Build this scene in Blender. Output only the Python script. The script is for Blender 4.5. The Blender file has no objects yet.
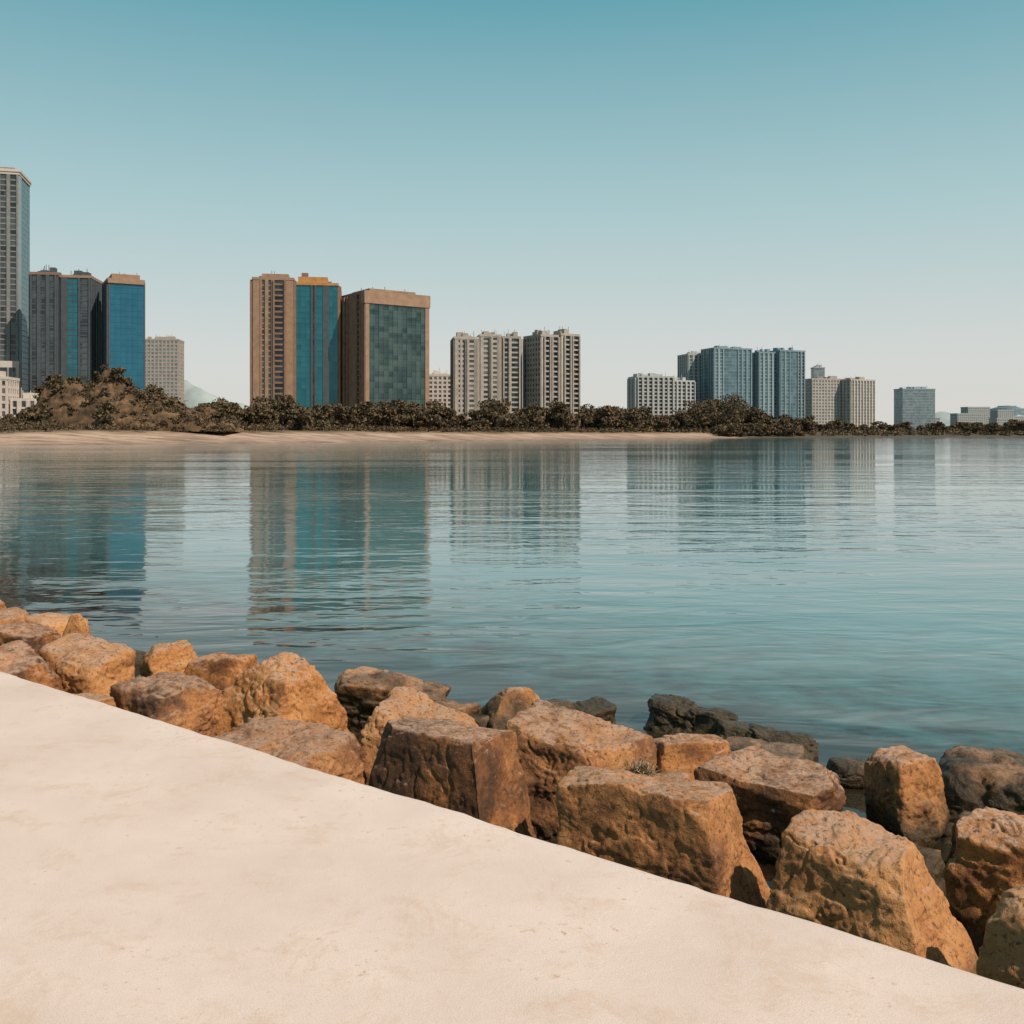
import bpy, math, random
import numpy as np
from mathutils import Vector, Matrix, Euler
random.seed(7); rng=np.random.RandomState(11)
S=bpy.context.scene
S.view_settings.view_transform='Standard'; S.view_settings.look='None'; S.view_settings.exposure=0

# ---------------------------------------------------------------- helpers
def newmat(name):
    m=bpy.data.materials.new(name); m.use_nodes=True
    nt=m.node_tree; b=nt.nodes['Principled BSDF']
    return m,nt,b
def ramp(nt,stops,fac=None,interp='LINEAR'):
    r=nt.nodes.new('ShaderNodeValToRGB'); cr=r.color_ramp; cr.interpolation=interp
    while len(cr.elements)<len(stops): cr.elements.new(0.5)
    for e,(p,c) in zip(cr.elements,stops):
        e.position=p; e.color=(c[0],c[1],c[2],1) if hasattr(c,'__len__') else (c,c,c,1)
    if fac is not None: nt.links.new(fac,r.inputs[0])
    return r
def noise(nt,vec,scale,detail=4,rough=0.55,dist=0.0):
    n=nt.nodes.new('ShaderNodeTexNoise'); n.inputs['Scale'].default_value=scale
    n.inputs['Detail'].default_value=detail; n.inputs['Roughness'].default_value=rough
    n.inputs['Distortion'].default_value=dist
    if vec is not None: nt.links.new(vec,n.inputs['Vector'])
    return n
def mix(nt,a,b,f,mode='MIX'):
    m=nt.nodes.new('ShaderNodeMix'); m.data_type='RGBA'; m.blend_type=mode
    for s,v in ((0,f),(6,a),(7,b)):
        if hasattr(v,'is_linked') or hasattr(v,'links'): nt.links.new(v,m.inputs[s])
        elif s==0: m.inputs[0].default_value=v
        else: m.inputs[s].default_value=(v[0],v[1],v[2],1)
    return m.outputs[2]
def math_(nt,op,a,b=None,clamp=False):
    m=nt.nodes.new('ShaderNodeMath'); m.operation=op; m.use_clamp=clamp
    for i,v in enumerate((a,b)):
        if v is None: continue
        if isinstance(v,(int,float)): m.inputs[i].default_value=v
        else: nt.links.new(v,m.inputs[i])
    return m.outputs[0]
def mapping(nt,vec,scale,rot=(0,0,0)):
    mp=nt.nodes.new('ShaderNodeMapping'); mp.inputs['Scale'].default_value=scale; mp.inputs['Rotation'].default_value=rot
    nt.links.new(vec,mp.inputs[0]); return mp.outputs[0]
def mesh_obj(name,verts,faces,mats,midx=None,smooth=False):
    me=bpy.data.meshes.new(name)
    me.from_pydata([tuple(v) for v in verts] if not isinstance(verts,np.ndarray) else verts.tolist(),[],faces if not isinstance(faces,np.ndarray) else faces.tolist())
    for m in mats: me.materials.append(m)
    if midx is not None: me.polygons.foreach_set('material_index',np.asarray(midx,dtype=np.int32))
    me.polygons.foreach_set('use_smooth',[smooth]*len(me.polygons))
    me.update()
    o=bpy.data.objects.new(name,me); S.collection.objects.link(o); return o

def h3(i,j,k,s):
    n=(i*374761393+j*668265263+k*1274126177+s*69069)&0xffffffff
    n=((n^(n>>13))*1103515245)&0xffffffff
    n=((n^(n>>15))*12345677)&0xffffffff
    return ((n^(n>>16))&0xffff)/65535.0
def vnoise(P,s=0):
    I=np.floor(P).astype(np.int64); F=P-I; F=F*F*F*(F*(F*6-15)+10)
    r=0
    for a in (0,1):
        for b in (0,1):
            for c in (0,1):
                w=(F[:,0] if a else 1-F[:,0])*(F[:,1] if b else 1-F[:,1])*(F[:,2] if c else 1-F[:,2])
                r=r+w*h3(I[:,0]+a,I[:,1]+b,I[:,2]+c,s)
    return r*2-1
def fbm(P,o=4,s=0,g=0.5):
    r=0;A=1
    for k in range(o):
        r=r+A*vnoise(P*(2.03**k)+17.3*k,s+k); A*=g
    return r

# ---------------------------------------------------------------- sun / sky
SUN_EL=math.radians(47); sx,sy=0.80,-0.60
L=math.hypot(sx,sy); sx/=L; sy/=L
sd=Vector((sx*math.cos(SUN_EL),sy*math.cos(SUN_EL),math.sin(SUN_EL)))
sun=bpy.data.lights.new('sun','SUN'); sun.energy=4.9; sun.angle=math.radians(0.5); sun.color=(1.0,0.83,0.68)
so=bpy.data.objects.new('sun',sun); S.collection.objects.link(so)
so.rotation_euler=sd.to_track_quat('Z','Y').to_euler(); so.location=(0,0,50)
w=bpy.data.worlds.new('World'); S.world=w; w.use_nodes=True; nt=w.node_tree
bg=nt.nodes['Background']; bg.inputs[1].default_value=0.1
sk=nt.nodes.new('ShaderNodeTexSky'); sk.sky_type='NISHITA'; sk.sun_disc=False
sk.sun_elevation=SUN_EL; sk.sun_rotation=math.atan2(sx,sy); sk.dust_density=2.0; sk.air_density=1.0
tc=nt.nodes.new('ShaderNodeTexCoord'); sp=nt.nodes.new('ShaderNodeSeparateXYZ'); nt.links.new(tc.outputs['Generated'],sp.inputs[0])
r=ramp(nt,[(0.0,(0.74,0.71,0.665)),(0.08,(0.675,0.70,0.68)),(0.22,(0.42,0.605,0.62)),(0.40,(0.135,0.385,0.455)),(1.0,(0.045,0.10,0.13))],sp.outputs[2])
sc=nt.nodes.new('ShaderNodeVectorMath'); sc.operation='SCALE'; sc.inputs['Scale'].default_value=10
nt.links.new(r.outputs[0],sc.inputs[0])
nt.links.new(mix(nt,sk.outputs[0],sc.outputs[0],0.90),bg.inputs[0])

# ---------------------------------------------------------------- camera (eye 2.8 m over the water, 1.6 m over the promenade)
cam=bpy.data.cameras.new('camera'); cam.sensor_width=36; cam.lens=35.156; cam.shift_y=-78/1024
cam.clip_end=40000; cam.clip_start=0.05
co=bpy.data.objects.new('camera',cam); S.collection.objects.link(co); co.location=(0,0,2.8); co.rotation_euler=(math.radians(90),0,0)
S.camera=co

# ---------------------------------------------------------------- water
m_water,nt,b=newmat('water_mat')
geo=nt.nodes.new('ShaderNodeNewGeometry'); pos=geo.outputs['Position']
v1_=mapping(nt,pos,(0.30,1,1),(0,0,math.radians(6))); v2_=mapping(nt,pos,(0.45,1,1),(0,0,math.radians(-14)))
n1=noise(nt,v1_,0.40,2,0.5,0.4)
n2=noise(nt,v2_,1.5,2,0.55,0.5)
n3=noise(nt,v2_,6.5,1,0.5,0.0)
patch=noise(nt,mapping(nt,pos,(0.25,1,1),(0,0,.1)),0.045,3,0.6,0.6)
pr=ramp(nt,[(0.40,0.12),(0.60,0.60)],patch.outputs[0])
h=math_(nt,'ADD',math_(nt,'MULTIPLY',n1.outputs[0],0.17),math_(nt,'MULTIPLY',n2.outputs[0],0.055))
h=math_(nt,'ADD',h,math_(nt,'MULTIPLY',n3.outputs[0],0.007))
bm=nt.nodes.new('ShaderNodeBump'); bm.inputs['Distance'].default_value=1.0
nt.links.new(pr.outputs[0],bm.inputs['Strength'])
nt.links.new(h,bm.inputs['Height']); nt.links.new(bm.outputs[0],b.inputs['Normal'])
# shallows beside the bank: submerged stones darken the water body
dn=nt.nodes.new('ShaderNodeVectorMath'); dn.operation='DOT_PRODUCT'; dn.inputs[1].default_value=(0.616,0.788,0); nt.links.new(pos,dn.inputs[0])
dist=math_(nt,'SUBTRACT',dn.outputs['Value'],3.15)
sn=noise(nt,pos,1.5,4,0.65)
dd=math_(nt,'ADD',math_(nt,'MULTIPLY',dist,0.060),math_(nt,'MULTIPLY',sn.outputs[0],0.55))
sr=ramp(nt,[(0.62,(0.024,0.020,0.012)),(0.74,(0.045,0.095,0.092)),(1.0,(0.075,0.190,0.210))],dd)
nt.links.new(sr.outputs[0],b.inputs['Base Color'])
b.inputs['Roughness'].default_value=0.05; b.inputs['IOR'].default_value=1.5
wv=[(-12000,-200,0),(12000,-200,0),(12000,20000,0),(-12000,20000,0)]
mesh_obj('water',wv,[(0,1,2,3)],[m_water])

# ---------------------------------------------------------------- promenade
m_conc,nt,b=newmat('pale_concrete')
geo=nt.nodes.new('ShaderNodeNewGeometry'); pos=geo.outputs['Position']
a=noise(nt,pos,0.9,6,0.70); c1=ramp(nt,[(0.3,(0.60,0.50,0.445)),(0.7,(0.74,0.635,0.575))],a.outputs[0])
f=noise(nt,pos,260,2,0.8); c2=ramp(nt,[(0.30,(0.72,0.69,0.66)),(0.55,(1,1,1))],f.outputs[0])
col=mix(nt,c1.outputs[0],c2.outputs[0],1.0,'MULTIPLY')
st=noise(nt,pos,3.2,8,0.82,0.4); sr=ramp(nt,[(0.52,0.0),(0.66,0.6)],st.outputs[0])
col=mix(nt,col,(0.54,0.38,0.28),sr.outputs[0])
sp2=noise(nt,pos,26,5,0.75); s2=ramp(nt,[(0.60,0.0),(0.66,0.8)],sp2.outputs[0])
col=mix(nt,col,(0.42,0.24,0.13),math_(nt,'MULTIPLY',s2.outputs[0],ramp(nt,[(0.48,0.0),(0.60,1.0)],a.outputs[0]).outputs[0]))
nt.links.new(col,b.inputs['Base Color']); b.inputs['Roughness'].default_value=0.9
bm=nt.nodes.new('ShaderNodeBump'); bm.inputs['Strength'].default_value=0.4; bm.inputs['Distance'].default_value=0.004
nt.links.new(math_(nt,'ADD',math_(nt,'MULTIPLY',f.outputs[0],.5),math_(nt,'MULTIPLY',st.outputs[0],3.0)),bm.inputs['Height']); nt.links.new(bm.outputs[0],b.inputs['Normal'])
T=np.array([0.788,-0.616]); NN=np.array([0.616,0.788]); P0=np.array([0,4.0])
def edgept(s,d): return P0+T*s+NN*d
V=[];Fc=[]
ss=np.concatenate([np.linspace(-80,-8,20),np.linspace(-7.9,6,420),np.linspace(6.2,60,20)])
prof=[(-60,1.2),(-0.04,1.2),(-0.010,1.190),(0.0,1.165),(0.02,0.9),(0.05,-1.0)]
for s in ss:
    wob=0.06+0.016*vnoise(np.array([[s*2.3,0.5,0.5]]))[0]+0.012*vnoise(np.array([[s*13,0.5,4.5]]))[0]
    for d,z in prof:
        p=edgept(s,d+(wob if d>-1 else 0)); V.append((p[0],p[1],z))
k=len(prof)
for i in range(len(ss)-1):
    for j in range(k-1):
        a0=i*k+j; Fc.append((a0,a0+k,a0+k+1,a0+1))
mesh_obj('concrete_promenade',V,Fc,[m_conc])

# ---------------------------------------------------------------- rocks
def rockmat(name,dark=False,island=False):
    m,nt,b=newmat(name)
    geo=nt.nodes.new('ShaderNodeNewGeometry'); oi=nt.nodes.new('ShaderNodeObjectInfo')
    pos=geo.outputs['Position']
    rnd=geo.outputs['Random Per Island'] if island else oi.outputs['Random']
    a=noise(nt,pos,2.4,6,0.70,0.4)
    sh=math_(nt,'ADD',a.outputs[0],math_(nt,'MULTIPLY',math_(nt,'SUBTRACT',rnd,0.55),0.22))
    c=ramp(nt,[(0.28,(0.075,0.031,0.013)),(0.40,(0.23,0.092,0.030)),(0.52,(0.44,0.185,0.055)),(0.68,(0.55,0.27,0.10))],sh)
    col=c.outputs[0]
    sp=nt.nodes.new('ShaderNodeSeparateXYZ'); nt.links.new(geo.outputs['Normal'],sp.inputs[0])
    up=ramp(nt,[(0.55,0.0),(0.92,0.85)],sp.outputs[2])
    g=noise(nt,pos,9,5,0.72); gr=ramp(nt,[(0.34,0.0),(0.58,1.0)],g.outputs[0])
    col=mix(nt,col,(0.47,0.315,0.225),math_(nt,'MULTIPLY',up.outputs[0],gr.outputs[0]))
    gy=math_(nt,'MULTIPLY',math_(nt,'FRACT',math_(nt,'MULTIPLY',rnd,7.3)),0.30)
    col=mix(nt,col,(0.20,0.14,0.10),gy)
    q=noise(nt,pos,34,5,0.74,0.1); qr=ramp(nt,[(0.36,0.8),(0.47,0.0)],q.outputs[0])
    col=mix(nt,col,(0.06,0.030,0.016),qr.outputs[0])
    lr=ramp(nt,[(0.60,0.0),(0.68,0.4)],q.outputs[0])
    col=mix(nt,col,(0.56,0.42,0.30),math_(nt,'MULTIPLY',lr.outputs[0],gr.outputs[0]))
    s3=nt.nodes.new('ShaderNodeSeparateXYZ'); nt.links.new(pos,s3.inputs[0])
    zz=math_(nt,'ADD',s3.outputs[2],math_(nt,'MULTIPLY',math_(nt,'SUBTRACT',a.outputs[0],0.5),0.8))
    wet=ramp(nt,[(0.20 if not dark else 0.36,1.0),(0.44 if not dark else 0.66,0.0)],zz)
    weed=mix(nt,(0.015,0.011,0.008),(0.050,0.040,0.018),gr.outputs[0])
    col=mix(nt,col,weed,math_(nt,'MULTIPLY',wet.outputs[0],0.94))
    nt.links.new(col,b.inputs['Base Color'])
    rr=ramp(nt,[(0.0,0.88),(1.0,0.36)],wet.outputs[0]); nt.links.new(rr.outputs[0],b.inputs['Roughness'])
    b.inputs['Specular IOR Level'].default_value=0.35
    bm=nt.nodes.new('ShaderNodeBump'); bm.inputs['Strength'].default_value=0.8; bm.inputs['Distance'].default_value=0.02
    nt.links.new(math_(nt,'ADD',q.outputs[0],g.outputs[0]),bm.inputs['Height']); nt.links.new(bm.outputs[0],b.inputs['Normal'])
    return m
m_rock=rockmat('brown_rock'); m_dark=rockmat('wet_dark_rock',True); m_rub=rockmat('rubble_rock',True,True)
_cube={}
def cubesphere(n,warp=True):
    if (n,warp) in _cube: return _cube[(n,warp)]
    idx={};V=[];F=[]
    def vid(p):
        if p not in idx: idx[p]=len(V); V.append(p)
        return idx[p]
    for ax in range(3):
        for sg in (0,n):
            for i in range(n):
                for j in range(n):
                    q=[]
                    for (a,b) in ((i,j),(i+1,j),(i+1,j+1),(i,j+1)):
                        p=[0,0,0]; p[ax]=sg; p[(ax+1)%3]=a; p[(ax+2)%3]=b; q.append(vid(tuple(p)))
                    if sg==0: q.reverse()
                    F.append(q)
    A=np.array(V,float)/n*2-1
    if warp: A=np.tan(A*0.72)/math.tan(0.72)
    _cube[(n,warp)]=(A,np.array(F)); return _cube[(n,warp)]
def details(P,U,off,seed,amp,m):
    f2=fbm(P*8+off,4,seed+9,0.6)
    rid=1-np.abs(fbm(P*2.6+off*1.3,4,seed+3,.6)); rid=np.maximum(0,rid-.90)/.10
    stp=fbm(P*np.array([2.0,2.0,4])+off,3,seed+5,.55)*3.0; fr=stp-np.floor(stp); stp=(np.floor(stp)+np.clip((fr-.40)/.2,0,1))/3.0
    return P+U*(amp*(0.014*f2-0.022*rid+0.045*stp)*min(1,m/.3))[:,None]
def rock(dims,seed,n=40,p=26,taper=0.15,cham=10,jit=0.10,disp=1.0,top=None):
    r=np.random.RandomState(seed); A,F=cubesphere(n); D=np.array(dims)
    U=A*D; U/=np.linalg.norm(U,axis=1)[:,None]
    pl=[]
    for ax in range(3):
        for sg in (-1,1):
            nn=np.zeros(3); nn[ax]=sg
            if ax<2: nn[2]=taper+r.uniform(-.08,.08)
            nn+=r.uniform(-jit,jit,3)
            if ax==2 and sg==1 and top is not None: nn=np.array([top[0],top[1],1.0])
            nn/=np.linalg.norm(nn)
            pl.append((nn,D[ax]*r.uniform(.95,1.03)))
    for _ in range(cham):
        nn=r.normal(size=3); nn/=np.linalg.norm(nn)
        sup=np.abs(nn*D).sum(); el=np.linalg.norm(nn*D)
        pl.append((nn,el+(sup-el)*r.uniform(0.12,0.55)))
    off=r.uniform(0,90,3); q=np.zeros(len(U)); base=min(dims); P0_=U*base*1.2
    for t,(nn,d) in enumerate(pl): q+=np.maximum(0,U@nn/(d*(1+0.03*disp*vnoise(P0_*4+off+t*7.7,seed))))**p
    R=q**(-1/p); P=U*R[:,None]
    return details(P,U,off,seed,disp,base),F
def xf(P,loc,yaw,tx=0,ty=0):
    M=np.array(Euler((math.radians(tx),math.radians(ty),math.radians(yaw))).to_matrix())
    return P@M.T+np.array(loc)
def boulder(loc,dims,yaw=-32,seed=1,mat=None,tx=0,ty=0,n=44,**k):
    P,F=rock(dims,seed,n=n,**k)
    M=np.array(Euler((math.radians(tx),math.radians(ty),math.radians(yaw))).to_matrix())
    o=mesh_obj('boulder',P@M.T,F,[mat or m_rock],smooth=True); o.location=loc; return o
def hewn(top,bot,seed,n=80,disp=1.0,p0=16,mat=None,chip=.6,ncut=7):
    # quarried block: top = front-left, front-right, back-right, back-left; bot likewise
    A,F=cubesphere(n,False); r=np.random.RandomState(seed); off=r.uniform(0,90,3)
    p=p0*np.exp(chip*fbm(A*1.6+off,2,seed))
    p=np.clip(p,5,60)
    R=(np.abs(A)**p[:,None]).sum(1)**(-1/p); A2=A*R[:,None]
    T_=np.array(top,float); B_=np.array(bot,float)
    u=(A2[:,0]+1)/2; v=(A2[:,1]+1)/2; w_=(A2[:,2]+1)/2
    def bil(Q): return ((1-u)*(1-v))[:,None]*Q[0]+(u*(1-v))[:,None]*Q[1]+(u*v)[:,None]*Q[2]+((1-u)*v)[:,None]*Q[3]
    P=bil(B_)*(1-w_)[:,None]+bil(T_)*w_[:,None]
    c=P.mean(0); P=P-c
    for _ in range(ncut):
        nn=r.normal(size=3); nn[2]=abs(nn[2])*.8; nn/=np.linalg.norm(nn)
        e=P@nn; mx=e.max(); lim=mx*r.uniform(.84,.97); over=np.maximum(0,e-lim); P=P-nn*(over*.92)[:,None]
    U=P/np.linalg.norm(P,axis=1)[:,None]
    P=P+U*(0.035*disp*fbm(P*1.9+off,2,seed+1))[:,None]
    P=details(P,U,off,seed,disp,.35)
    o=mesh_obj('boulder',P,F,[mat or m_rock],smooth=True); o.location=tuple(c); return o
# front row, hewn blocks
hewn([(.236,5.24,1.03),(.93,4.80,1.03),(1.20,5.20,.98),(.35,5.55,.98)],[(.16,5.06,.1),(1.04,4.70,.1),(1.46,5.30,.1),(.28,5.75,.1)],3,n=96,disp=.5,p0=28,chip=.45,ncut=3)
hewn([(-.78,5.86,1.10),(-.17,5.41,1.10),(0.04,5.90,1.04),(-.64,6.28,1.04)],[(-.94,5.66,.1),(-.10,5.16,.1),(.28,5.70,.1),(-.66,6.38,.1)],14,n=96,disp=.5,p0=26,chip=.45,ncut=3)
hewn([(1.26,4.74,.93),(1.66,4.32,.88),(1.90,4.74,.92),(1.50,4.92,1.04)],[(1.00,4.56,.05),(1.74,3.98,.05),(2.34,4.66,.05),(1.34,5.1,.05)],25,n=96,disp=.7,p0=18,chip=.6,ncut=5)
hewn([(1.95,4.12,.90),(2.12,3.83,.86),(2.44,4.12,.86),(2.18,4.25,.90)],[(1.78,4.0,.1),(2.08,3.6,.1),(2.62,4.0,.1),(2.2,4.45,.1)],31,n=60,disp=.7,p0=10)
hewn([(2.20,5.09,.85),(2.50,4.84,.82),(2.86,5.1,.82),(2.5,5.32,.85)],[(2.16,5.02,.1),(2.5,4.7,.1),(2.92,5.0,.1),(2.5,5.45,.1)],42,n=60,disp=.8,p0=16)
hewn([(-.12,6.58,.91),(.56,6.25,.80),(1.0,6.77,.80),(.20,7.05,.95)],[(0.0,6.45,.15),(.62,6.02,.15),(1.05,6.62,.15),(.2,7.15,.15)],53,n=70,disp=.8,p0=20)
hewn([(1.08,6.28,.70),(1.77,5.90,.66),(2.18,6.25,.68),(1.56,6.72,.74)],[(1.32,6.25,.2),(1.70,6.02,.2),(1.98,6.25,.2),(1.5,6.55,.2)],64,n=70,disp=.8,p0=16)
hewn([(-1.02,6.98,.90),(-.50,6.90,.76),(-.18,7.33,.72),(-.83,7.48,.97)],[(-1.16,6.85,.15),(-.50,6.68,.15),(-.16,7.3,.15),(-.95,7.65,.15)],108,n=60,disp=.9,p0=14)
hewn([(-1.72,9.05,.55),(-.62,8.95,.44),(-.50,9.5,.44),(-1.70,9.6,.60)],[(-1.5,9.1,.0),(-.8,9.0,.0),(-.7,9.35,.0),(-1.5,9.45,.0)],219,n=60,disp=1.0,p0=14,mat=m_dark)
boulder((1.22,6.87,.51),(0.27,0.22,0.20),10,75,n=40)
boulder((2.68,6.85,.32),(0.22,0.20,0.30),20,86,p=14,n=40)
boulder((3.55,7.05,.14),(0.52,0.36,0.36),-20,97,m_dark)
boulder((2.25,6.00,.06),(0.32,0.26,0.26),-45,98,m_dark)
boulder((-1.52,6.46,.57),(0.52,0.34,0.30),-22,119,n=60,p=12,taper=.2)
boulder((-1.84,7.90,.57),(0.40,0.34,0.42),-40,120,n=56,taper=.5,ty=14,cham=4)
boulder((-2.72,7.80,.57),(0.42,0.36,0.33),-30,131,n=56,p=14,taper=.35)
boulder((-3.25,7.60,.66),(0.22,0.17,0.16),-30,142,n=30)
boulder((-3.75,8.85,.61),(0.38,0.30,0.28),-30,153,n=40,p=14,top=(.2,-.2))
boulder((-4.35,8.55,.61),(0.46,0.34,0.31),-35,164,n=40,p=16)
boulder((-5.50,11.2,.40),(0.46,0.32,0.24),-20,175,n=36,p=12)
boulder((-4.75,10.9,.66),(0.10,0.09,0.20),0,186,n=24,p=10)
boulder((-3.40,10.0,.44),(0.28,0.22,0.26),30,197,n=36,taper=.6)
boulder((-2.80,9.70,.38),(0.34,0.26,0.25),-10,208,n=36,taper=.4)
boulder((-2.3,9.5,.24),(0.24,0.2,0.2),-40,209,n=30,taper=.4,mat=m_dark)
boulder((-0.62,8.75,.22),(0.34,0.26,0.22),-30,220,m_dark)
boulder((0.04,8.70,.28),(0.26,0.22,0.32),20,231,m_dark,taper=.7,cham=4)
boulder((0.36,8.95,.18),(0.20,0.18,0.24),50,232,m_dark,n=30,taper=.4)
boulder((-0.25,8.6,.16),(0.24,0.18,0.22),10,233,m_dark,n=30,taper=.3)
boulder((0.74,9.40,.08),(0.22,0.20,0.20),20,242,m_dark,n=30)
# flat ledges awash at the water's edge
hewn([(1.22,9.55,.28),(1.95,9.05,.24),(2.15,9.35,.20),(1.45,9.95,.24)],[(1.15,9.4,-.2),(1.95,8.9,-.2),(2.2,9.35,-.2),(1.4,10.0,-.2)],253,n=60,disp=1.3,p0=12,mat=m_dark)
hewn([(1.80,9.0,.22),(2.45,8.55,.16),(2.65,8.85,.12),(2.05,9.3,.18)],[(1.75,8.9,-.2),(2.45,8.4,-.2),(2.75,8.85,-.2),(2.05,9.4,-.2)],254,n=60,disp=1.3,p0=12,mat=m_dark)
boulder((2.78,8.0,.07),(0.24,0.14,0.11),-10,264,n=30,p=12,mat=m_rock)
boulder((2.0,8.0,.14),(0.34,0.2,0.16),-20,265,n=30,p=14)
boulder((1.28,7.9,.10),(0.28,0.22,0.20),-10,275,m_dark)
boulder((-0.95,8.15,.20),(0.26,0.20,0.24),-10,276,m_dark,n=36)
boulder((0.95,7.55,.18),(0.24,0.20,0.22),-50,277,m_dark,n=36)
boulder((2.05,7.25,.16),(0.32,0.22,0.2),-20,278,n=36)
boulder((3.0,6.15,.14),(0.28,0.24,0.26),-20,279,m_dark,n=36)
# the rest of the bank, beyond both sides of the frame
for i in range(26):
    s=-8.5-random.random()*9 if i%2 else 3.8+random.random()*7
    d=random.uniform(1.0,4.4); p=edgept(s,d); a=random.uniform(.3,.5)
    zc=max(0.0,.78-.17*d)
    boulder((p[0],p[1],zc),(a,a*.8,a*.7),random.uniform(-60,20),300+i,n=24,p=random.choice([12,20,26]),taper=.2)
# rubble mass
VV=[];FF=[];nb=0
for i in range(720):
    s=random.uniform(-17,11); d=random.uniform(0.35,4.9)+(random.random()**3)*(.9 if s<-3 else .3)
    p=edgept(s,d); a=random.uniform(.05,.20)*(1.0 if d<4.3 else .7)
    z=.32-.095*d+random.uniform(-.09,.04)
    P,F=rock((a,a*random.uniform(.6,1),a*random.uniform(.45,.8)),700+i,n=10,p=18,taper=.1,disp=.8,cham=6)
    P=xf(P,(p[0],p[1],z),random.uniform(0,360),random.uniform(-25,25),random.uniform(-25,25))
    VV.append(P);FF.append(F+nb);nb+=len(P)
mesh_obj('rubble',np.vstack(VV),np.vstack(FF),[m_rub],smooth=True)
# bank surface
gs=np.linspace(-30,24,360); gd=np.linspace(0.0,8,60)
G,Dg=np.meshgrid(gs,gd,indexing='ij'); pts=P0+G.ravel()[:,None]*T+Dg.ravel()[:,None]*NN
z=.18-.105*Dg.ravel()+.15*fbm(np.column_stack([pts*2.2,np.zeros(len(pts))]),4,5)
Vb=np.column_stack([pts,z]); n2_=len(gd)
Fb=[(i*n2_+j,(i+1)*n2_+j,(i+1)*n2_+j+1,i*n2_+j+1) for i in range(len(gs)-1) for j in range(n2_-1)]
mesh_obj('rocky_bank',Vb,Fb,[m_dark],smooth=True)
# dry weed growing between the blocks
m_weed,nt,b=newmat('dry_weed'); geo=nt.nodes.new('ShaderNodeNewGeometry')
nt.links.new(ramp(nt,[(0.0,(0.12,0.08,0.04)),(1.0,(0.42,0.31,0.19))],geo.outputs['Random Per Island']).outputs[0],b.inputs['Base Color'])
def weed(x,y,z,R_,n):
    V=[];F=[]
    for i in range(n):
        th=random.uniform(0,6.28); el=random.uniform(.1,1.5); l=R_*random.uniform(.5,1.1)
        d=np.array([math.cos(th)*math.cos(el),math.sin(th)*math.cos(el),math.sin(el)]); sd_=np.cross(d,[.2,.1,1.]); sd_/=np.linalg.norm(sd_)+1e-6
        a=np.array([random.uniform(-.3,.3)*R_,random.uniform(-.3,.3)*R_,0]); m_=a+d*l*.55; e=a+d*l+np.array([0,0,-.2*l]); b0=len(V)
        V+= [a-sd_*.0025,a+sd_*.0025,m_+sd_*.004,m_-sd_*.004,e]; F+=[(b0,b0+1,b0+2,b0+3),(b0+3,b0+2,b0+4)]
        for k_ in range(2):
            t=random.uniform(.4,.95); c=a+d*l*t; q=np.array([random.gauss(0,1) for _ in range(3)])*.012; b0=len(V)
            V+=[c,c+q,c+q*.5+sd_*.008]; F+=[(b0,b0+1,b0+2)]
    o=mesh_obj('dry_weed',V,F,[m_weed]); o.location=(x,y,z)
boulder((.84,5.98,.50),(0.24,0.16,0.24),-30,281,n=30)
weed(.76,5.98,.73,.15,360)

# ---------------------------------------------------------------- far land
shore=[(-3500,150),(-400,218),(-128,250),(-68,320),(46,520),(163,700),(461,900),(1300,1250),(9000,2500)]
pp=[]
for (a,b_) in zip(shore[:-1],shore[1:]):
    n=24
    for t in range(n): pp.append((a[0]+(b_[0]-a[0])*t/n,a[1]+(b_[1]-a[1])*t/n))
pp.append(shore[-1]); pp=np.array(pp)
sm=pp.copy()
for _ in range(12): sm[1:-1]=(sm[:-2]+sm[1:-1]*2+sm[2:])/4
w1=vnoise(np.column_stack([sm/22,np.zeros(len(sm))]),3)*3.0
prof=[(-8,-.6),(0,0.0),(5,.45),(14,1.3),(26,2.6),(38,3.8),(55,4.4),(90,4.6),(200,5),(600,5),(3000,5),(12000,5)]
V=[]
for q,(x,y) in enumerate(sm):
    for dd_,z in prof: V.append((x-(0.45*dd_ if dd_<300 else 135),y+0.9*dd_+(w1[q] if dd_<30 else 0),z))
k=len(prof); Fc=[(i*k+j,(i+1)*k+j,(i+1)*k+j+1,i*k+j+1) for i in range(len(sm)-1) for j in range(k-1)]
m_land,nt,b=newmat('sand_and_scrub'); geo=nt.nodes.new('ShaderNodeNewGeometry'); pos=geo.outputs['Position']
s3=nt.nodes.new('ShaderNodeSeparateXYZ'); nt.links.new(pos,s3.inputs[0])
zz=math_(nt,'ADD',s3.outputs[2],math_(nt,'MULTIPLY',noise(nt,pos,.06,4,.6).outputs[0],2.2))
zr=ramp(nt,[(0.10,(0.15,0.105,0.075)),(0.26,(0.38,0.27,0.20)),(0.60,(0.48,0.35,0.26)),(0.80,(0.18,0.125,0.07))],math_(nt,'DIVIDE',zz,6.0))
col=mix(nt,zr.outputs[0],ramp(nt,[(0.38,(0.45,0.40,0.36)),(0.56,(1,1,1))],noise(nt,mapping(nt,pos,(.3,1,1)),.25,5,.7).outputs[0]).outputs[0],1.0,'MULTIPLY')
er=ramp(nt,[(0.40,0.0),(0.6,1.0)],math_(nt,'ADD',math_(nt,'MULTIPLY',math_(nt,'SUBTRACT',s3.outputs[0],150.0),0.01),math_(nt,'MULTIPLY',noise(nt,pos,.05,3,.6).outputs[0],.8)))
col=mix(nt,col,(0.07,0.055,0.035),er.outputs[0])
nt.links.new(col,b.inputs['Base Color']); b.inputs['Roughness'].default_value=.95
mesh_obj('beach_and_ground',V,Fc,[m_land],smooth=True)
def shoreY(X): return np.interp(X,sm[:,0],sm[:,1])
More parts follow.
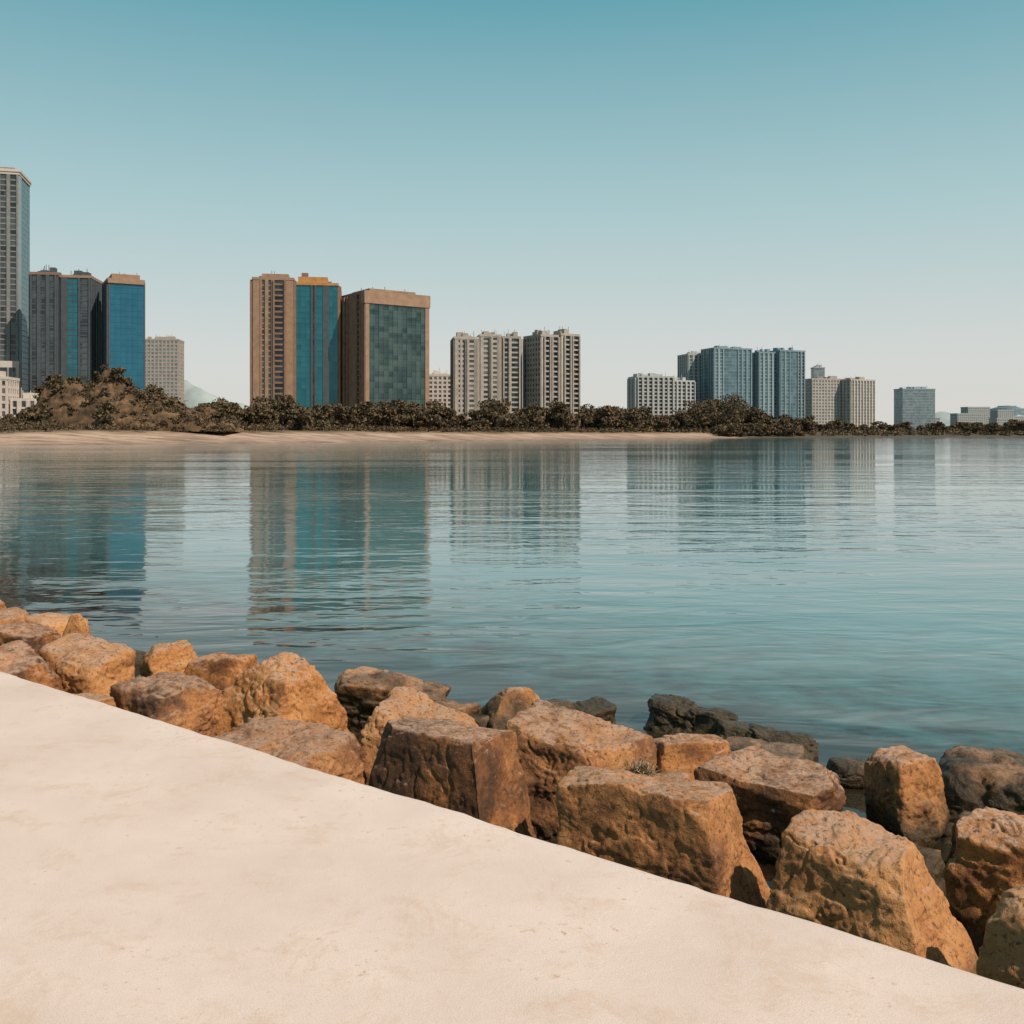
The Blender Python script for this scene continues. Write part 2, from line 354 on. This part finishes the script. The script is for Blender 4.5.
# rocky headland, left
n=140; xs=np.linspace(-1,1,n); X,Y=np.meshgrid(xs,xs,indexing='ij'); X=X.ravel(); Y=Y.ravel()
def head_z(X,Y):
    e=np.clip(1-(np.abs(X)**3.2+np.abs(Y)**2.4),0,1)
    return e**.45*(1+.38*fbm(np.column_stack([X*4.2+4,Y*3,X*0]),5,21,.6))*(0.42+.50*np.clip(1.9-np.abs(X+.40)*2.3,0,1))
zz_=head_z(X,Y); m_head,nt,b=newmat('brown_earth_cliff'); geo=nt.nodes.new('ShaderNodeNewGeometry'); pos=geo.outputs['Position']
c=ramp(nt,[(0.35,(0.04,0.027,0.014)),(0.5,(0.10,0.062,0.031)),(0.68,(0.23,0.14,0.078))],noise(nt,mapping(nt,pos,(1,1,2.2)),.16,6,.7,.4).outputs[0])
nt.links.new(c.outputs[0],b.inputs['Base Color']); b.inputs['Roughness'].default_value=.95
HC=(-128.0,340.0); HL,HW,HH=36.0,18.0,15.5
Vh=np.column_stack([HC[0]+X*HL,HC[1]+Y*HW,3.6+zz_*HH]); Fh=[(i*n+j,(i+1)*n+j,(i+1)*n+j+1,i*n+j+1) for i in range(n-1) for j in range(n-1)]
mesh_obj('rocky_headland',Vh,Fh,[m_head],smooth=False)

# ---------------------------------------------------------------- buildings
def wallmat(name,c,var=.18,sc=.25):
    m,nt,b=newmat(name); tc=nt.nodes.new('ShaderNodeTexCoord')
    a=noise(nt,tc.outputs['Object'],sc,3,.65)
    r_=ramp(nt,[(0.3,tuple(x*(1-var) for x in c)),(0.7,tuple(min(1,x*(1+var)) for x in c))],a.outputs[0])
    nt.links.new(r_.outputs[0],b.inputs['Base Color']); b.inputs['Roughness'].default_value=.85; return m
def glassmat(name,c,c2,snap=(3.2,3.2,3.4),rough=.18,metal=.35,wn_=.6):
    m,nt,b=newmat(name); tc=nt.nodes.new('ShaderNodeTexCoord')
    sn=nt.nodes.new('ShaderNodeVectorMath'); sn.operation='SNAP'; sn.inputs[1].default_value=snap; nt.links.new(tc.outputs['Object'],sn.inputs[0])
    wn=nt.nodes.new('ShaderNodeTexWhiteNoise'); nt.links.new(sn.outputs[0],wn.inputs['Vector'])
    big=noise(nt,tc.outputs['Object'],.06,3,.5)
    f=math_(nt,'ADD',math_(nt,'MULTIPLY',wn.outputs['Value'],wn_),math_(nt,'MULTIPLY',big.outputs[0],1-wn_))
    r_=ramp(nt,[(0.25,c),(0.75,c2)],f)
    nt.links.new(r_.outputs[0],b.inputs['Base Color']); b.inputs['Roughness'].default_value=rough; b.inputs['Metallic'].default_value=metal; return m
M={
 'brown':wallmat('brown_cladding',(0.21,0.13,0.09)),'brownl':wallmat('tan_cladding',(0.28,0.18,0.12)),
 'orange':wallmat('ochre_roof_trim',(0.40,0.20,0.07)),'grey':wallmat('grey_concrete',(0.20,0.20,0.195)),
 'dgrey':wallmat('dark_cladding',(0.06,0.078,0.09)),'white':wallmat('white_render',(0.52,0.465,0.42),.1),
 'beige':wallmat('beige_render',(0.32,0.29,0.255)),'beigel':wallmat('pale_beige_render',(0.40,0.37,0.33)),
 'bluegrey':wallmat('bluegrey_render',(0.17,0.25,0.285)),
 'hazeg':wallmat('haze_tinted_render',(0.36,0.38,0.375),.08),'hazeb':wallmat('haze_tinted_bluegrey_render',(0.24,0.33,0.36),.08),  # distance haze painted into the base colours: paler, bluer walls
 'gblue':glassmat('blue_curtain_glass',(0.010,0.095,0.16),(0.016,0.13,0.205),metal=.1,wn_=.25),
 'gteal':glassmat('teal_glass',(0.012,0.105,0.135),(0.022,0.16,0.195),metal=.3,wn_=.35),
 'gdteal':glassmat('dark_teal_glass',(0.028,0.065,0.065),(0.075,0.125,0.115),wn_=.5),
 'gdark':glassmat('dark_glass',(0.03,0.04,0.046),(0.09,0.11,0.12)),
 'gsky':glassmat('bluegrey_glass',(0.07,0.13,0.165),(0.14,0.22,0.255)),
 'gwin':glassmat('window_glass',(0.04,0.05,0.055),(0.20,0.20,0.19)),
 'ghaze':glassmat('haze_tinted_glass',(0.14,0.19,0.21),(0.22,0.28,0.30)),  # glass colours lightened to carry the distance haze
}
mk=list(M.keys()); ml=[M[k_] for k_ in mk]
class B:
    def __init__(s): s.V=[];s.F=[];s.I=[]
    def box(s,o,u,n,u0,u1,n0,n1,z0,z1,mat):
        b0=len(s.V)
        for z in (z0,z1):
            for (a,c) in ((u0,n0),(u1,n0),(u1,n1),(u0,n1)):
                s.V.append((o[0]+u[0]*a+n[0]*c,o[1]+u[1]*a+n[1]*c,z))
        for f in ((0,1,2,3),(7,6,5,4),(0,4,5,1),(1,5,6,2),(2,6,7,3),(3,7,4,0)):
            s.F.append(tuple(b0+i for i in f)); s.I.append(mk.index(mat))
    def facade(s,o,u,n,w,z0,z1,fh,segs):
        for (a,b_,style,wall,glass) in segs:
            u0,u1=a*w,b_*w; W=u1-u0; nf=max(1,int((z1-z0)/fh)); h=(z1-z0)/nf
            s.box(o,u,n,u0+.02,u1-.02,-.3,.06,z0+.02,z1-.02,glass)
            if style=='plain':
                s.box(o,u,n,u0,u1,.0,.5,z0,z1,wall)
                continue
            if style=='glass':
                nb_=max(1,round(W/3.2))
                for i in range(nb_+1): c=u0+W*i/nb_; s.box(o,u,n,max(u0,c-.12),min(u1,c+.12),.05,.22,z0,z1,wall)
                for i in range(nf+1):
                    zc=z0+i*h; s.box(o,u,n,u0+.01,u1-.01,.05,.17,max(z0,zc-.2),min(z1,zc+.2),wall)
            elif style=='punch':
                nb_=max(1,round(W/3.6))
                for i in range(nb_+1): c=u0+W*i/nb_; s.box(o,u,n,max(u0,c-.75),min(u1,c+.75),.05,.55,z0,z1,wall)
                for i in range(nf+1):
                    zc=z0+i*h; s.box(o,u,n,u0+.01,u1-.01,.05,.45,max(z0,zc-.75),min(z1,zc+.75),wall)
            elif style=='stripe':
                nb_=max(1,round(W/5.0))
                for i in range(nb_+1): c=u0+W*i/nb_; s.box(o,u,n,max(u0,c-1.0),min(u1,c+1.0),.05,.9,z0,z1,wall)
                for i in range(nf+1):
                    zc=z0+i*h; s.box(o,u,n,u0+.01,u1-.01,.05,.25,max(z0,zc-.4),min(z1,zc+.4),wall)
            elif style=='balc':
                nb_=max(1,round(W/5.4))
                for i in range(nb_+1): c=u0+W*i/nb_; s.box(o,u,n,max(u0,c-1.0),min(u1,c+1.0),.05,1.75+.5*(i%2),z0,z1,wall)
                for i in range(nf):
                    zc=z0+i*h
                    s.box(o,u,n,u0+.01,u1-.01,.05,1.3,zc,zc+.28,wall)
                    s.box(o,u,n,u0+.01,u1-.01,1.15,1.31,zc+.28,zc+1.1,wall)
def block(bd,ox,oy,w,d,z0,h,fh,front,left=None,right=None,core='grey',parapet='grey',roof=True):
    bd.box((ox,oy),(1,0),(0,1),0.35,w-.35,0.35,d-.35,z0,h,core)
    side=left or front
    bd.facade((ox,oy),(1,0),(0,-1),w,z0,h,fh,front)
    bd.facade((ox,oy+d),(0,-1),(-1,0),d,z0,h,fh,side)
    bd.facade((ox+w,oy),(0,1),(1,0),d,z0,h,fh,right or side)
    bd.facade((ox+w,oy+d),(-1,0),(0,1),w,z0,h,fh,front)
    bd.box((ox,oy),(1,0),(0,1),-.7,w+.7,-.7,d+.7,h+.003,h+1.6,parapet)
    if roof:
        r_=random.Random(int(w*100+h+ox))
        for _ in range(7):
            a=r_.uniform(.06,.7)*w; b2=r_.uniform(.1,.6)*d; q=r_.uniform(1.5,.18*w+2); t=r_.uniform(3,8)
            bd.box((ox,oy),(1,0),(0,1),a,min(w-1,a+q),b2,min(d-1,b2+t),h+1.6,h+1.6+r_.uniform(1.2,3.6),core)
        for _ in range(5):
            a=r_.uniform(.1,.9)*w; bd.box((ox,oy),(1,0),(0,1),a,a+.3,d*.4,d*.4+.3,h+1.6,h+r_.uniform(4,8),core)
def finish(bd,name,loc,rot):
    o=mesh_obj(name,bd.V,bd.F,ml,bd.I); o.location=(loc[0],loc[1],3.5); o.rotation_euler=(0,0,math.radians(rot)); return o
def simple(name,loc,rot,w,d,h,fh,front,left=None,right=None,core='grey',parapet='grey',roof=True):
    bd=B(); block(bd,0,0,w,d,0,h,fh,front,left,right,core,parapet,roof); return finish(bd,name,loc,rot)
full=lambda st,wl,gl:[(0,1,st,wl,gl)]
# slender skyscraper, far left
bd=B(); block(bd,0,0,40,30,0,160,3.4,[(0,.4,'glass','grey','gdteal'),(.4,.72,'stripe','brown','gdark'),(.72,1,'stripe','grey','gdark')],full('balc','brown','gdark'),[(0,.2,'plain','hazeb','gteal'),(.2,1,'glass','bluegrey','gteal')],'bluegrey','white',False)
bd.box((0,0),(1,0),(0,1),-1.2,41.2,-1.2,31.2,161.6,163.2,'white'); bd.box((0,0),(1,0),(0,1),3,37,3,27,163.2,165,'brownl')
bd.box((0,0),(1,0),(0,1),26,42,-8,-1.0,0,44,'white'); bd.box((0,0),(1,0),(0,1),28,40,-8.4,-8.003,34,40,'gdark')
finish(bd,'skyscraper',(-344.8,610.3),14)
bd=B(); block(bd,0,0,20,18,0,30,4,full('punch','white','gwin'),core='white',parapet='white'); block(bd,21.6,2,14,16,0,18,4,full('balc','white','gwin'),core='white',parapet='white')
bd.box((4,4),(1,0),(0,1),0,8,0,8,31.6,42,'white'); bd.box((8,8),(1,0),(0,1),-.25,.25,-.25,.25,42,62,'white')
finish(bd,'white_podium_building',(-304,560),8)
# dark twin tower
bd=B(); block(bd,0,0,15,26,0,95,3.4,full('stripe','dgrey','gdark'),full('stripe','dgrey','gdark'),None,'dgrey','brown')
block(bd,16.6,3,17,26,0,94,3.4,[(0,.22,'plain','dgrey','gdark'),(.22,.6,'glass','dgrey','gteal'),(.6,1,'stripe','dgrey','gdark')],full('stripe','dgrey','gdark'),None,'dgrey','brownl')
finish(bd,'dark_office_tower',(-289,600),8)
bd=B(); block(bd,0,0,20,26,0,91,3.4,[(0,.04,'plain','dgrey','gblue'),(.04,1,'glass','gblue','gblue')],full('stripe','dgrey','gdark'),None,'brownl','brownl')
bd.box((0,0),(1,0),(0,1),2,18,1,23,92.6,95.5,'brownl'); bd.box((0,0),(1,0),(0,1),-.4,20.4,-1.0,-.72,89.6,92.4,'brownl')
finish(bd,'blue_glass_tower',(-241,597),28)
# brown / teal tower
bd=B(); block(bd,0,0,24,30,0,93.5,3.3,[(0,.18,'plain','brownl','gdark'),(.18,.5,'stripe','brownl','gdark'),(.5,.82,'balc','brown','gdark'),(.82,1,'plain','brownl','gdark')],full('balc','brown','gdark'),None,'brown','brownl')
block(bd,24.8,1,26,30,0,91,3.3,[(0,.38,'glass','gteal','gteal'),(.38,.50,'stripe','dgrey','gdark'),(.50,.66,'glass','gteal','gteal'),(.66,.80,'plain','dgrey','gdark'),(.80,1,'glass','gteal','gteal')],full('balc','brown','gdark'),None,'brown','orange')
bd.box((24.8,1),(1,0),(0,1),2,20,2,22,92.7,96.5,'orange'); bd.box((24.8,1),(1,0),(0,1),4,8,3,8,96.5,99,'brown'); bd.box((0,0),(1,0),(0,1),5,21,3,22,95.2,97.8,'brownl')
finish(bd,'brown_and_teal_tower',(-158,610),9)
bd=B(); block(bd,0,0,44,38,0,84,3.4,[(0,.06,'plain','brownl','gdark'),(.06,.50,'glass','gdark','gdteal'),(.50,.94,'glass','gdark','gdteal'),(.94,1,'plain','brownl','gdark')],[(0,.22,'plain','brown','gdark'),(.22,.45,'balc','brown','gdark'),(.45,.72,'plain','brown','gdark'),(.72,.86,'stripe','brown','gdark'),(.86,1,'plain','brown','gdark')],None,'brown','brown')
bd.box((0,0),(1,0),(0,1),-.8,44.8,-.9,4,78,85.6,'brownl'); bd.box((0,0),(1,0),(0,1),6,38,6,30,85.6,88.0,'brownl')
finish(bd,'framed_glass_tower',(-88.2,600),35)
# mid beige apartment pair
bd=B(); W5=[(0,.10,'plain','beigel','gwin'),(.10,.44,'punch','beigel','gwin'),(.44,.56,'balc','beige','gdark'),(.56,.86,'punch','beigel','gwin'),(.86,1,'stripe','beige','gdark')]
block(bd,0,0,16,20,0,64,3.3,W5,core='beige',parapet='beigel'); block(bd,17.6,1,14,20,0,66,3.3,W5,core='beige',parapet='beigel'); block(bd,33.2,2,12,20,0,65,3.3,[(0,.4,'balc','beige','gdark'),(.4,1,'balc','beigel','gdark')],core='beige',parapet='beige')
finish(bd,'apartment_block',(-38.8,680),9)
bd=B(); W6=[(0,.12,'plain','beigel','gwin'),(.12,.5,'balc','beige','gdark'),(.5,.58,'plain','beigel','gdark'),(.58,1,'balc','beige','gdark')]
block(bd,0,0,14,20,0,65.5,3.3,W6,full('punch','beige','gwin'),core='beige',parapet='beige'); block(bd,15.6,-1.5,15,20,0,66.8,3.3,W6,full('punch','beige','gwin'),core='beige',parapet='beige')
finish(bd,'apartment_block',(19.7,678),33)
simple('low_apartment_block',(-66,790),5,22,20,45,3.3,full('punch','white','gwin'),core='white',parapet='white')
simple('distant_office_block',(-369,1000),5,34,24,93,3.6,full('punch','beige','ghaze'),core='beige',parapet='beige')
# right hand group
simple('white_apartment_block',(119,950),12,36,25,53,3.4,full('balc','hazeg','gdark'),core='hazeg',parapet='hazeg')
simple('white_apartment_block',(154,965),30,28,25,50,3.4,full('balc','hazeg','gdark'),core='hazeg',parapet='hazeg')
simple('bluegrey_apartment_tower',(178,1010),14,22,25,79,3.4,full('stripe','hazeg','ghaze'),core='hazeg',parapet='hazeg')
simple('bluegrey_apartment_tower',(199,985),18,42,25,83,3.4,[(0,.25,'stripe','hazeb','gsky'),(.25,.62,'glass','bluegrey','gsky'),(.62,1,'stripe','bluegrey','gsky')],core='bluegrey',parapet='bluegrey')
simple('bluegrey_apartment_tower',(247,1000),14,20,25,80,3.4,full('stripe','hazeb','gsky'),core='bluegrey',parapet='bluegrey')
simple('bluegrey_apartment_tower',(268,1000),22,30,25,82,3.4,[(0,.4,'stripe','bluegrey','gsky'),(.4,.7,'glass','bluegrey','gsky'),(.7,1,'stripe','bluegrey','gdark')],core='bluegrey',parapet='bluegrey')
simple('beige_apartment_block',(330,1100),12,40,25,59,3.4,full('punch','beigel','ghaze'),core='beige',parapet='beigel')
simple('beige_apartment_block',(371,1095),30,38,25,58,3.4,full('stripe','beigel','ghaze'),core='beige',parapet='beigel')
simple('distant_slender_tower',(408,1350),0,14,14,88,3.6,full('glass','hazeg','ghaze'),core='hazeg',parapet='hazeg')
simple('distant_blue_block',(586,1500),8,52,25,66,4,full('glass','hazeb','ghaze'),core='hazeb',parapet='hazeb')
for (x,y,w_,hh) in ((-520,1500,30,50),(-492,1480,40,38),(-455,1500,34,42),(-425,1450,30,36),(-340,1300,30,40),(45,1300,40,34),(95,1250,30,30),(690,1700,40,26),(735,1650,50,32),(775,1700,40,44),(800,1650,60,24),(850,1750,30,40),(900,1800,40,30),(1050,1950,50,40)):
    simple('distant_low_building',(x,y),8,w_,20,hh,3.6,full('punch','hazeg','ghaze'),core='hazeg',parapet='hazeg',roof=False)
# domed hall on the right
V=[];Fc=[];nu,nv=48,14
for j in range(nv+1):
    ph=j/nv*math.pi/2
    for i in range(nu):
        th=i/nu*2*math.pi; V.append((62*math.cos(ph)*math.cos(th),50*math.cos(ph)*math.sin(th),4+52*math.sin(ph)))
for j in range(nv):
    for i in range(nu): Fc.append((j*nu+i,j*nu+(i+1)%nu,(j+1)*nu+(i+1)%nu,(j+1)*nu+i))
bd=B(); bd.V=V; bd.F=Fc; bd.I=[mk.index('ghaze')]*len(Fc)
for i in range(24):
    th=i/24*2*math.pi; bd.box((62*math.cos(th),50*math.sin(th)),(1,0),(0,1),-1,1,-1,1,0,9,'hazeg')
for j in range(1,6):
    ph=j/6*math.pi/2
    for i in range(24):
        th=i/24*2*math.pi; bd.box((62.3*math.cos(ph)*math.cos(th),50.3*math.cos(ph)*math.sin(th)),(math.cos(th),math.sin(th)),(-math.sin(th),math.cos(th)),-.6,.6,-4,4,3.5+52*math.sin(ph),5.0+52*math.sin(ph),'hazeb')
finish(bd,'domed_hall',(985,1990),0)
# hills
def hill(cx,cy,L_,W_,H_,seed,mat):
    n=70; xs=np.linspace(-1,1,n); X,Y=np.meshgrid(xs,xs,indexing='ij'); X=X.ravel();Y=Y.ravel()
    e=np.clip(1-np.hypot(X,Y),0,1); e=e*e*(3-2*e)
    z=H_*e*1.2*(1+.35*fbm(np.column_stack([X*3,Y*3,X*0]),4,seed))
    V=np.column_stack([cx+X*L_,cy+Y*W_,z+3]); F=[(i*n+j,(i+1)*n+j,(i+1)*n+j+1,i*n+j+1) for i in range(n-1) for j in range(n-1)]
    mesh_obj('hill',V,F,[mat],smooth=True)
m_hill=wallmat('haze_tinted_hill_scrub',(0.28,0.34,0.34),.12,.01)  # scrub colour paled towards blue-grey, with the distance haze painted in
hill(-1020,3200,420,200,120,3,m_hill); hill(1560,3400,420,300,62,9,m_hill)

# ---------------------------------------------------------------- trees (distant mass)
m_leaf,nt,b=newmat('olive_foliage'); geo=nt.nodes.new('ShaderNodeNewGeometry')
big=noise(nt,geo.outputs['Position'],.07,3,.6)
f=math_(nt,'ADD',math_(nt,'MULTIPLY',geo.outputs['Random Per Island'],.45),math_(nt,'MULTIPLY',big.outputs[0],.55))
r_=ramp(nt,[(0.25,(0.030,0.026,0.013)),(0.5,(0.080,0.060,0.028)),(0.75,(0.17,0.108,0.056))],f)
nt.links.new(r_.outputs[0],b.inputs['Base Color']); b.inputs['Roughness'].default_value=.8
m_bark=wallmat('bark',(0.09,0.065,0.045))
class Veg:
    def __init__(s): s.V=[];s.n=0;s.F=[];s.I=[]
    def add(s,V,F,i): s.V.append(V);s.F.append(F+s.n);s.n+=len(V);s.I+= [i]*len(F)
    def leaves(s,C,R,n,size):
        d=rng.normal(size=(n,3)); d/=np.linalg.norm(d,axis=1)[:,None]; rr=rng.uniform(.25,1,n)**.6*(1+.25*rng.uniform(0,1,n)**4)
        P=np.array(C)+d*rr[:,None]*np.array(R)
        a=rng.normal(size=(n,3)); a/=np.linalg.norm(a,axis=1)[:,None]; c=np.cross(a,rng.normal(size=(n,3))); c/=np.linalg.norm(c,axis=1)[:,None]
        sz=(size*rng.uniform(.4,1.2,n))[:,None]
        Q=np.stack([P-a*sz-c*sz*.6,P+a*sz*.2-c*sz,P+a*sz+c*sz*.5,P-a*sz*.3+c*sz],1).reshape(-1,3)
        s.add(Q,np.arange(4*n).reshape(-1,4),0)
    def limb(s,a,b_,r0,r1):
        a=np.array(a,float);b_=np.array(b_,float);d=b_-a;d/=np.linalg.norm(d)
        u=np.cross(d,[.3,.9,.1]);u/=np.linalg.norm(u);v=np.cross(d,u);k=5
        V=[a+(u*math.cos(t)+v*math.sin(t))*r0 for t in np.arange(k)*2*math.pi/k]+[b_+(u*math.cos(t)+v*math.sin(t))*r1 for t in np.arange(k)*2*math.pi/k]
        s.add(np.array(V),np.array([(i,(i+1)%k,(i+1)%k+k,i+k) for i in range(k)]),1)
    def tree(s,x,y,z,h,leaf,dens=1.0,wide=1.0):
        th=h*random.uniform(.15,.3); lean=random.uniform(-.08,.08)*h
        top=(x+lean,y,z+th); s.limb((x,y,z-.5),top,h*.028,h*.018)
        nb_=random.randint(5,9)
        for _ in range(nb_):
            ang=random.uniform(0,6.28); t=random.uniform(.22,.86); rr=random.uniform(.05,.40)*h*wide*(1.15-t*.7)
            c=(top[0]+math.cos(ang)*rr,y+math.sin(ang)*rr,z+h*t)
            s.limb(top,c,h*.012,h*.004)
            R=h*random.uniform(.10,.22)
            s.leaves(c,(R*1.3*wide,R*1.3*wide,R*random.uniform(.6,.9)),int(70*dens*(R/h/.16)**2),leaf)
    def shrub(s,x,y,z,h,leaf,n):
        s.limb((x,y,z-.3),(x,y,z+h*.5),.12,.05)
        for _ in range(3):
            s.leaves((x+random.uniform(-.9,.9)*h,y+random.uniform(-.7,.7)*h,z+h*random.uniform(.2,.6)),(h*.7,h*.6,h*.4),n,leaf)
    def done(s,name): return mesh_obj(name,np.vstack(s.V),np.vstack(s.F),[m_leaf,m_bark],s.I)
v1=Veg()
keyX=[-230,-165,-150,-128,-112,-98,-80,-40,0,30,60]
keyH=[5,6,9,13,15,17,16,16,18,19,17]
def clump(x,s): return .62+.65*float(vnoise(np.array([[x/9.0,s,.5]]))[0]*.6+vnoise(np.array([[x/28.0,s+3,.5]]))[0]*.6)
for i in range(330):
    X=random.uniform(-235,62); off=random.uniform(44,135); Y=float(shoreY(X+.45*off))+.9*off
    h=float(np.interp(X,keyX,keyH))*max(.3,clump(X,.5)+random.uniform(-.12,.25))
    v1.tree(X,Y,4.3,h,.36+.0006*Y,1.5,1.1)
for i in range(900):
    X=random.uniform(-235,70); off=random.uniform(34,75); Y=float(shoreY(X+.45*off))+.9*off
    v1.shrub(X,Y,3.8,random.uniform(1.0,3.6),.34,22)
for i in range(480):
    a=random.uniform(-.97,.97); c=random.uniform(-.95,.6); z=float(head_z(np.array([a]),np.array([c]))[0])
    v1.shrub(HC[0]+a*HL,HC[1]+c*HW,3.3+z*HH,random.uniform(.7,2.0),.32,22)
for i in range(40):
    a=random.uniform(-.85,.85); c=random.uniform(-.5,.5); z=float(head_z(np.array([a]),np.array([c]))[0])
    v1.tree(HC[0]+a*HL,HC[1]+c*HW,3.3+z*HH,random.uniform(2.5,5.0),.40,1.4,1.4)
v1.done('distant_trees')
v2=Veg()
for i in range(210):
    X=random.uniform(60,330); off=random.uniform(40,150); Y=float(shoreY(X+.45*off))+.9*off
    px=X/Y
    h=float(np.interp(px,[.09,.16,.19,.23,.26,.45],[18,18,25,23,12,8]))*max(.4,clump(X,9.5)+random.uniform(-.1,.35))
    v2.tree(X,Y,4.3,h,.8,1.4,1.1)
for i in range(700):
    X=random.uniform(60,900); off=random.uniform(14,60) if X>150 else random.uniform(38,70); Y=float(shoreY(X+.45*off))+.9*off
    v2.shrub(X,Y,min(4,.06*off+.3),random.uniform(2,5.5),.8,18)
for i in range(60):
    X=random.uniform(140,215); off=random.uniform(8,40); Y=float(shoreY(X+.45*off))+.9*off
    v2.tree(X,Y,1.0,random.uniform(5,11),.7,1.3,1.4)
for i in range(190):
    X=random.uniform(330,1000); off=random.uniform(20,200); Y=float(shoreY(X+.45*off))+.9*off
    v2.tree(X,Y,3.5,random.uniform(5,13)*max(.5,clump(X,2.5)+.3),1.1,.8,1.5)
v2.done('distant_trees')
print('VERTS',sum(len(o.data.vertices) for o in S.objects if o.type=='MESH'))
